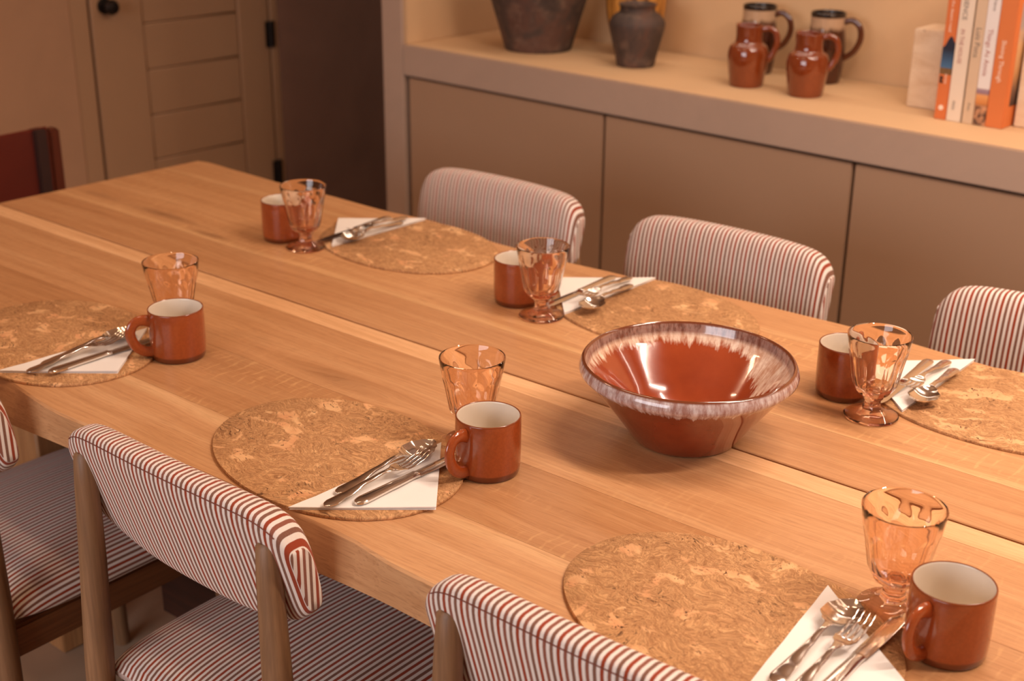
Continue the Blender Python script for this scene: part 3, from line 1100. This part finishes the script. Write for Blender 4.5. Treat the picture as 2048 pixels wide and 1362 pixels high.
def make_mug():
    t = thing('mug', 'x', 'mug', (0, 0, 0), 0, 'amber mugs on the table')
    R = MUGR
    prof = [(0, 0.003), (R * 0.78, 0.003), (R * 0.82, 0.0), (R * 0.93, 0.0005), (R * 0.965, 0.004), (R * 0.985, 0.012), (R, 0.03), (R, 0.06), (R * 0.995, MUGH - 0.002), (R * 0.985, MUGH - 0.0004),
            (R * 0.965, MUGH), (R * 0.945, MUGH - 0.0008), (R * 0.935, MUGH - 0.003), (R * 0.93, 0.05), (R * 0.92, 0.018), (R * 0.86, 0.009), (R * 0.70, 0.0065), (0, 0.006)]
    mi = [0] * 8 + [1, 1, 1] + [2] * 6
    body = link('body', G().lathe(prof, 72, None, mi).mesh('mug_body', [MT['mug'], MT['mugrim'], MT['cream']], True, 50), t)
    pts = []
    ctrl = [(R - 0.004, 0.062), (R + 0.010, 0.0655), (R + 0.022, 0.0620), (R + 0.0285, 0.050), (R + 0.0270, 0.036), (R + 0.0190, 0.0225), (R + 0.007, 0.0150), (R - 0.004, 0.0125)]
    P = [Vector((a, 0, b)) for a, b in ctrl]
    def cr(p0, p1, p2, p3, s):
        return 0.5 * ((2 * p1) + (p2 - p0) * s + (2 * p0 - 5 * p1 + 4 * p2 - p3) * s * s + (3 * p1 - p0 - 3 * p2 + p3) * s ** 3)
    for i in range(len(P) - 1):
        for k in range(5):
            pts.append(cr(P[max(i - 1, 0)], P[i], P[i + 1], P[min(i + 2, len(P) - 1)], k / 5))
    pts.append(P[-1])
    n = len(pts)
    rad = [0.0078 + 0.0025 * (abs(i / (n - 1) * 2 - 1) ** 4) for i in range(n)]
    link('handle', G().tube(pts, rad, 16, 0.62, 0, (0, 1, 0)).mesh('mug_handle', MT['mug'], True, 60), t)
    return t


def make_glass():
    n = 120
    P = 10
    # outside from the foot up, then over the rim and down the inside
    prof = [(0, 0.0012), (0.026, 0.0012), (0.033, 0.0), (0.0365, 0.0008), (0.0375, 0.0028), (0.0360, 0.0044), (0.028, 0.0065), (0.020, 0.0095), (0.0145, 0.0135), (0.0125, 0.0175),
            (0.0118, 0.022), (0.0122, 0.0265), (0.0150, 0.0295), (0.0150, 0.0315), (0.0170, 0.0335), (0.0225, 0.0370), (0.0275, 0.0425), (0.0305, 0.0490), (0.0320, 0.0560), (0.0335, 0.0640),
            (0.0350, 0.0720), (0.0364, 0.0800), (0.0376, 0.0860), (0.0385, 0.0900), (0.0393, 0.0940), (0.0400, 0.0975), (0.0406, 0.1010), (0.0412, 0.1050), (0.0420, 0.1100), (0.0430, 0.1170),
            (0.0436, 0.1205), (0.0434, 0.1222), (0.0424, 0.1228), (0.0414, 0.1220), (0.0402, 0.1180), (0.0380, 0.1080), (0.0358, 0.0990), (0.0344, 0.0900), (0.0327, 0.0800), (0.0301, 0.0660), (0.0275, 0.0540), (0.0235, 0.0475), (0.0155, 0.0435), (0.0, 0.0422)]
    last = 31
    def mod(r, z, th, k):
        if k > last:
            return r
        loc = ((th / (2 * pi) * P) % 1.0) - 0.5        # -0.5..0.5 across one panel
        a = loc * 2 * pi / P
        if z > 0.033:
            # flat panels that end in arches below the plain collar
            arch = 0.1035 - 0.016 * (abs(loc) * 2) ** 2.2
            s = max(0, min(1, (arch - z) / 0.009))
            low = max(0, min(1, (z - 0.033) / 0.010))
            flat = cos(pi / P) / cos(a)
            step = 1.0 - (1.0 - flat) * 1.25 - 0.020
            return r * (1 + (step + 0.012 - 1) * s * low)
        if 0.012 < z < 0.033:
            hx = ((th / (2 * pi) * 6) % 1.0 - 0.5) * 2 * pi / 6
            return r * (1 - 0.6 * (1 - cos(pi / 6) / cos(hx)))
        return r
    g = G().lathe(prof, n, mod)
    # finer rings are needed where the arches sit: subdivide the profile there
    return g.mesh('goblet', MT['glass'], True, 28)


def densify(prof, zlo, zhi, m):
    return prof


mat_me, nap_me, sp_me, fk_me, kn_me, gl_me = mat_mesh(), napkin_mesh(), spoon_mesh(), fork_mesh(), knife_mesh(), make_glass()
mugp = make_mug()
where = ['at the left near-side place', 'at the middle near-side place', 'at the right near-side place', 'at the left far-side place', 'at the middle far-side place', 'at the right far-side place']
mats = [(-1.7887, -0.3585, -13.3), (-1.1739, -0.3554, -7.9), (-0.5893, -0.3553, -8.1), (-1.7169, 0.3519, -3.9), (-1.1553, 0.3518, -9.7), (-0.5579, 0.3559, 2.7)]
muginfo = [(-1.6034, -0.2737, -112), (-0.9973, -0.2586, -92), (-0.3920, -0.2598, -101), (-1.9295, 0.2294, 80), (-1.3621, 0.2496, 76), (-0.7620, 0.2577, 100)]
glinfo = [(-1.677, -0.222), (-1.0650, -0.2110), (-0.4645, -0.2260), (-1.853, 0.215), (-1.287, 0.219), (-0.6965, 0.2095)]
# napkin: three measured corners give the centre of the long side and the direction of the apex
nap = [((-1.723, -0.503), (-1.735, -0.240), (-1.594, -0.384)), ((-1.105, -0.498), (-1.085, -0.251), (-0.971, -0.385)), ((-0.530, -0.484), (-0.507, -0.242), (-0.394, -0.349)),
       ((-1.807, 0.238), (-1.800, 0.492), (-1.942, 0.372)), ((-1.255, 0.237), (-1.242, 0.490), (-1.373, 0.371)), ((-0.670, 0.242), (-0.655, 0.487), (-0.788, 0.367))]
# cutlery: handle end (x, y) and bearing in degrees from the straight direction
spoons = [(-1.704, -0.446, 1.0), (-1.083, -0.441, -1.5), (-0.490, -0.436, -0.5), (-1.806, 0.430, 2), (-1.247, 0.420, 7), (-0.664, 0.425, 4)]
forks = [(-1.694, -0.476, -1.5), (-1.069, -0.474, -4.0), (-0.466, -0.458, -0.5), (-1.821, 0.458, 4), (-1.268, 0.448, 3.5), (-0.684, 0.445, 1.0)]
knives = [(-1.671, -0.455, -1.5), (-1.047, -0.444, -2.0), (-0.447, -0.445, -0.5), (-1.848, 0.438, 3), (-1.294, 0.436, 0.5), (-0.707, 0.432, 2.5)]
MZ = 0.0043
for i in range(6):
    far = i >= 3
    hint = where[i]
    x, y, r = mats[i]
    o = link('cork_placemat', mat_me, None, TW(x, y, 0.0002), TILT + math.radians(r) + (pi if far else 0))
    tag(o, 'oval speckled cork placemat ' + hint, 'placemat', 'cork placemats')
    a, b, c = nap[i]
    mx, my = (a[0] + b[0]) / 2, (a[1] + b[1]) / 2
    ang = atan2(c[1] - my, c[0] - mx)
    o = link('paper_napkin', nap_me, None, TW(mx, my, MZ), TILT + ang)
    tag(o, 'white paper napkin folded to a triangle ' + hint, 'napkin', 'folded napkins on the placemats')
    for nm, me, inf, ds, zz in (('spoon', sp_me, spoons, 'steel spoon lying on the napkin ', 0.0046), ('fork', fk_me, forks, 'steel fork between spoon and knife ', 0.0060), ('table_knife', kn_me, knives, 'steel knife on the napkin ', 0.0040)):
        px, py, rr = inf[i]
        o = link(nm, me, None, TW(px, py, MZ + zz), TILT + math.radians(rr) + (pi if far else 0))
        tag(o, ds + hint, 'knife' if nm == 'table_knife' else nm, nm.replace('table_', '') + ' at each place')
    px, py, rr = muginfo[i]
    mg = mugp if i == 0 else copy_tree(mugp)
    mg.location = TW(px, py, 0.0003)
    mg.rotation_euler = (0, 0, TILT + math.radians(rr))
    mg['label'] = 'amber-brown mug with a cream inside ' + hint
    px, py = glinfo[i]
    o = link('goblet', gl_me, None, TW(px, py, 0.0004), TILT + 0.2 * i)
    tag(o, 'rose-tinted footed glass with pressed panels ' + hint, 'glass', 'footed glasses on the table')

# ------------------------------------------------------------------ bowl
bprof_out = [(0, 0.004), (0.058, 0.004), (0.062, 0.0), (0.068, 0.0004), (0.0712, 0.004), (0.080, 0.018), (0.098, 0.043), (0.116, 0.067), (0.1310, 0.0855), (0.1370, 0.0905), (0.1405, 0.0945), (0.1412, 0.0985),
             (0.1398, 0.1035), (0.1378, 0.1085), (0.1362, 0.1105)]
bprof_in = [(0.1362, 0.1105), (0.1345, 0.1112), (0.1328, 0.1098), (0.1318, 0.1065), (0.1300, 0.0980), (0.1275, 0.0920), (0.1220, 0.0850), (0.1060, 0.0645), (0.088, 0.0400), (0.072, 0.0200), (0.060, 0.0130), (0.035, 0.0105), (0, 0.010)]
bowl = thing('serving_bowl', 'large flared rust-brown bowl with a milky drip-glazed rim on the table seam', 'bowl', TW(-0.862, -0.010, 0.0003), TILT)
bowl.rotation_euler = (0, 0, TILT)
bowl.scale = (1.025, 1.025, 1.0)
link('bowl_body', G().lathe(bprof_out + bprof_in[1:], 112, None, [0] * (len(bprof_out) - 1) + [1] * (len(bprof_in) - 1)).mesh('bowl_body', [MT['bowl_out'], MT['bowl_in']], True, 50), bowl)


# ------------------------------------------------------------------ pots, jugs and books on the counter
def smoothprof(ctrl, m=5):
    P = [Vector((a, b)) for a, b in ctrl]
    out = []
    for i in range(len(P) - 1):
        p0, p1, p2, p3 = P[max(i - 1, 0)], P[i], P[i + 1], P[min(i + 2, len(P) - 1)]
        for k in range(m):
            s = k / m
            q = 0.5 * ((2 * p1) + (p2 - p0) * s + (2 * p0 - 5 * p1 + 4 * p2 - p3) * s * s + (3 * p1 - p0 - 3 * p2 + p3) * s ** 3)
            out.append((max(q.x, 0), q.y))
    out.append((P[-1].x, P[-1].y))
    return out


def vessel(ctrl, wall=0.006, inner=None):
    o = smoothprof(ctrl)
    base = [(0, 0.003), (ctrl[0][0] * 0.9, 0.003)]
    ins = [(max(r - wall, 0.002), max(z, 0.012)) for r, z in o[::-1] if z > 0.02]
    return base + o + [((o[-1][0] + ins[0][0]) / 2, o[-1][1] + 0.0015)] + ins + [(0, 0.012)]


bv = [(0.090, 0.0), (0.094, 0.004), (0.104, 0.040), (0.122, 0.100), (0.140, 0.160), (0.153, 0.215), (0.155, 0.250), (0.140, 0.290), (0.105, 0.318), (0.080, 0.330), (0.078, 0.350), (0.090, 0.368)]
o = link('clay_urn', G().lathe(vessel(bv, 0.008), 64).mesh('clay_urn', MT['aged'], True, 60), None, (-2.430, 1.440, CZ + 0.0005))
tag(o, 'big dark aged clay urn at the left of the counter', 'vase')
sv = [(0.047, 0.0), (0.050, 0.004), (0.055, 0.030), (0.064, 0.065), (0.071, 0.095), (0.0715, 0.112), (0.062, 0.128), (0.050, 0.136), (0.046, 0.141), (0.046, 0.150), (0.050, 0.158)]
o = link('clay_pot', G().lathe(vessel(sv, 0.006), 56).mesh('clay_pot', MT['aged'], True, 60), None, (-2.078, 1.425, CZ + 0.0005))
tag(o, 'small grey-brown clay pot in front of the ochre jar', 'vase')
jv = [(0.050, 0.0), (0.054, 0.004), (0.066, 0.050), (0.078, 0.100), (0.083, 0.150), (0.081, 0.190), (0.070, 0.225), (0.052, 0.245), (0.048, 0.262), (0.055, 0.275)]
o = link('ochre_jar', G().lathe(vessel(jv, 0.006), 56).mesh('ochre_jar', MT['ochre'], True, 60), None, (-2.190, 1.565, CZ + 0.0005))
tag(o, 'ochre jar with dark vertical drips, behind the small clay pot', 'vase')


def handle_pts(ctrl):
    P = [Vector((a, 0, b)) for a, b in ctrl]
    out = []
    for i in range(len(P) - 1):
        p0, p1, p2, p3 = P[max(i - 1, 0)], P[i], P[i + 1], P[min(i + 2, len(P) - 1)]
        for k in range(5):
            s = k / 5
            out.append(0.5 * ((2 * p1) + (p2 - p0) * s + (2 * p0 - 5 * p1 + 4 * p2 - p3) * s * s + (3 * p1 - p0 - 3 * p2 + p3) * s ** 3))
    out.append(P[-1])
    return out


jg = [(0.038, 0.0), (0.041, 0.003), (0.0450, 0.030), (0.0490, 0.062), (0.0485, 0.082), (0.0440, 0.096), (0.0355, 0.103), (0.0325, 0.108), (0.0315, 0.120), (0.0320, 0.136), (0.0325, 0.144)]
jug = thing('jug', 'glossy amber-brown jug, left one of the front pair on the counter', 'jug', (-1.722, 1.402, CZ + 0.0005), 0, 'amber jugs on the counter')


def spout(r, z, th, k):
    a = (th - 2.6 + pi) % (2 * pi) - pi
    s = max(0, (z - 0.117) / 0.027)
    return r * (1 + 0.20 * s * s * exp(-(a / 0.42) ** 2))


link('body', G().lathe(vessel(jg, 0.004), 64, spout).mesh('jug_body', MT['jug'], True, 60), jug)
link('handle', G().tube(handle_pts([(0.030, 0.136), (0.046, 0.139), (0.062, 0.130), (0.067, 0.108), (0.061, 0.084), (0.047, 0.062)]), 0.0072, 14, 0.7, 0, (0, 1, 0)).mesh('jug_handle', MT['jug'], True, 60), jug)
jug.rotation_euler = (0, 0, 0.45)
j2 = copy_tree(jug)
j2.location = (-1.556, 1.400, CZ + 0.0005)
j2['label'] = 'glossy amber-brown jug, right one of the front pair on the counter'
tk = [(0.038, 0.0), (0.041, 0.004), (0.046, 0.038), (0.048, 0.075), (0.046, 0.105), (0.0425, 0.132), (0.0420, 0.154), (0.0430, 0.168)]
tank = thing('tankard', 'tall dark brown mug with a cream band, behind the left jug', 'mug', (-1.800, 1.566, CZ + 0.0005), 0.25, 'dark tankards at the back of the counter')
link('body', G().lathe(vessel(tk, 0.004), 64).mesh('tankard_body', MT['tankard'], True, 60), tank)
link('handle', G().tube(handle_pts([(0.040, 0.148), (0.060, 0.153), (0.079, 0.138), (0.083, 0.110), (0.070, 0.080), (0.045, 0.060)]), 0.0075, 14, 0.8, 0, (0, 1, 0)).mesh('tankard_handle', MT['tankh'], True, 60), tank)
t2 = copy_tree(tank)
t2.location = (-1.612, 1.578, CZ + 0.0005)
t2['label'] = 'tall dark brown mug with a cream band, behind the right jug'

# travertine bookends
o = link('bookend', G().box(-0.045, 0.045, 0, 0.10, 0, 0.176, 0.003, 0, 2).mesh('bookend', MT['trav']), None, (-1.279, 1.452, CZ + 0.0003))
tag(o, 'pale travertine block bookend left of the books', 'bookend')
o = link('bookend', G().box(-0.045, 0.045, 0, 0.10, 0, 0.195, 0.003, 0, 2).mesh('bookend_right', MT['trav']), None, (-1.013, 1.420, CZ + 0.0003))
tag(o, 'pale travertine block bookend right of the books, at the picture edge', 'bookend')


def text_part(body, size, x, z, m, parent, sx=1.0):
    """lettering printed down a spine, turned into a thin mesh"""
    cu = bpy.data.curves.new('lettering', 'FONT')
    cu.body = body
    cu.size = size
    cu.resolution_u = 2
    cu.extrude = 0.00015
    cu.align_x = 'LEFT'
    cu.align_y = 'CENTER'
    tmp = bpy.data.objects.new('tmp_text', cu)
    COL.objects.link(tmp)
    dg = bpy.context.evaluated_depsgraph_get()
    me = bpy.data.meshes.new_from_object(tmp.evaluated_get(dg))
    bpy.data.objects.remove(tmp, do_unlink=True)
    for v in me.vertices:
        tx, ty = v.co.x * sx, v.co.y
        v.co = (x + ty, -0.00025 + v.co.z, z - tx)
    me.materials.clear()
    me.materials.append(m)
    return link('lettering', me, parent)


def m_print(name, fn):
    t = NT(name)
    fn(t)
    t.set(Roughness=0.5)
    return t.m


def pr_first(t):
    v = t.coord()
    x, z = t.sep(v)[0], t.sep(v)[2]
    n = t.noise(t.coord(scale=(90, 1, 60)), 1, 3)
    hill = t.math('ADD', 0.168, t.math('MULTIPLY', t.math('SINE', t.math('MULTIPLY', t.math('ADD', x, 0.004), 190)), 0.012))
    sky = t.math('MULTIPLY', t.math('LESS_THAN', z, hill), t.math('GREATER_THAN', z, 0.112))
    gr = t.math('MULTIPLY', t.math('LESS_THAN', z, 0.112), t.math('GREATER_THAN', z, 0.098))
    c = t.mix(sky, lin(214, 116, 60), t.mix(t.math('DIVIDE', t.math('SUBTRACT', z, 0.112), 0.04, clamp=True), lin(70, 110, 150), lin(30, 34, 52)))
    c = t.mix(gr, c, t.mix(n, lin(96, 70, 40), lin(140, 104, 60)))
    t.color(c)


def pr_land(t):
    v = t.coord()
    z = t.sep(v)[2]
    n = t.noise(t.coord(scale=(120, 1, 70)), 1, 4)
    c = t.ramp(t.math('DIVIDE', z, 0.30), [(0.0, lin(70, 48, 40)), (0.13, lin(96, 66, 50)), (0.16, lin(206, 130, 66)), (0.215, lin(226, 160, 96)), (0.235, lin(140, 112, 130)), (0.262, lin(176, 150, 156)), (0.266, lin(232, 224, 220))], 'LINEAR')
    low = t.math('LESS_THAN', z, 0.044)
    c = t.mix(t.math('MULTIPLY', low, t.ramp(n, [(0.4, 0), (0.6, 1)])), c, lin(206, 150, 110))
    t.color(c)


def pr_cover(t):
    v = t.coord()
    xyz = t.sep(v)
    y, z = xyz[1], xyz[2]
    n = t.noise(t.coord(scale=(1, 22, 26)), 1, 5, 0.6)
    c = t.ramp(t.math('ADD', z, t.math('MULTIPLY', t.math('SUBTRACT', n, 0.5), 0.08)), [(0.03, lin(44, 34, 32)), (0.075, lin(120, 92, 76)), (0.11, lin(196, 146, 96)), (0.17, lin(222, 178, 128)), (0.215, lin(170, 160, 160))])
    t.color(c)


P_first, P_land, P_cover = m_print('orange_spine_with_night_picture', pr_first), m_print('white_spine_with_landscape', pr_land), m_print('cover_landscape_photo', pr_cover)
P_orange, P_cream = m_plain('orange_cloth', lin(214, 120, 62), 0.55, 0.04, 40), m_plain('cream_spine', lin(232, 214, 194), 0.55, 0.02, 30)
P_sand, P_grey, P_white, P_ink = m_plain('sand_spine', lin(214, 186, 156), 0.55, 0.03, 30), m_plain('grey_ink', lin(120, 108, 100), 0.6), m_plain('white_ink', lin(244, 226, 206), 0.6), m_plain('red_brown_ink', lin(176, 112, 100), 0.6)
P_page, P_black = m_plain('book_pages', lin(240, 222, 196), 0.8, 0.04, 60), m_plain('black_ink', lin(30, 26, 26), 0.6)
BD, BY = 0.21, 1.376


def book(x0, x1, h, m, label, texts, rot=0.0):
    w = (x1 - x0) / 2
    b = thing('book', label, 'book', ((x0 + x1) / 2, BY, CZ + 0.0005), rot, 'books standing on the counter')
    link('cover', G().box(-w, w, 0, 0.004, 0, h, 0.0012, 0, 2).box(-w, -w + 0.0022, 0.003, BD, 0, h, 0.0006).box(w - 0.0022, w, 0.003, BD, 0, h, 0.0006).mesh('cover', m), b)
    link('pages', G().box(-w + 0.0023, w - 0.0023, 0.0045, BD - 0.004, 0.003, h - 0.004, 0).mesh('pages', P_page), b)
    for s, size, z, mm, dx, sx in texts:
        text_part(s, size, dx, z, mm, b, sx)
    return b


book(-1.2185, -1.1915, 0.315, P_first, 'orange book with a blue night picture across the spine, first from the left bookend',
     [('TRAVELS', 0.010, 0.312, P_white, 0.001, 1.0), ('the desert road', 0.0095, 0.255, P_white, -0.001, 1.1), ('stories', 0.008, 0.10, P_white, 0.003, 1.0)])
bk = [o for o in COL.objects if o.name.startswith('book') and o.get('category') == 'book'][-1]
link('round_emblem', G().rings([[(0.0 + r * cos(2 * pi * k / 24), yy, 0.026 + r * sin(2 * pi * k / 24)) for k in range(24)] for yy, r in ((0.0, 0.0055), (-0.0004, 0.0055))]).mesh('round_emblem', P_white), bk)
link('small_mark', G().box(-0.0105, -0.0050, -0.0004, 0.0, 0.079, 0.094, 0).box(-0.0055, -0.0025, -0.0004, 0.0, 0.079, 0.083, 0).box(-0.0055, -0.003, -0.0004, 0.0, 0.089, 0.092, 0).mesh('small_mark', P_black), bk)
book(-1.1905, -1.1585, 0.320, P_cream, 'cream book with capital lettering, second from the left bookend', [('EXPERIENCE', 0.0150, 0.300, P_grey, -0.003, 1.0), ('IN THE HOUSE', 0.0130, 0.198, P_ink, -0.003, 0.85), ('PRESS', 0.008, 0.045, P_grey, -0.003, 1.0)])
book(-1.1545, -1.1305, 0.318, P_sand, 'sand-coloured book, third from the left bookend', [('Luis Pons', 0.0165, 0.205, P_grey, 0.0, 1.0), ('Press', 0.008, 0.045, P_grey, 0.0, 1.0)])
book(-1.1300, -1.1025, 0.312, P_land, 'white book with a landscape at the foot of the spine, fourth from the left bookend', [('Emilia Franca', 0.0100, 0.295, P_grey, 0.002, 1.0), ('Things As Annie', 0.0150, 0.205, P_ink, -0.001, 1.0)])
lb = book(-1.1015, -1.0640, 0.285, P_orange, 'thick orange book with a photo on its cover, last in the row', [('Shining Through', 0.0135, 0.185, P_white, -0.002, 1.0)])
link('cover_photo', G().box(0.01880, 0.01905, 0.022, BD - 0.012, 0.045, 0.262, 0).mesh('cover_photo', P_cover), lb)
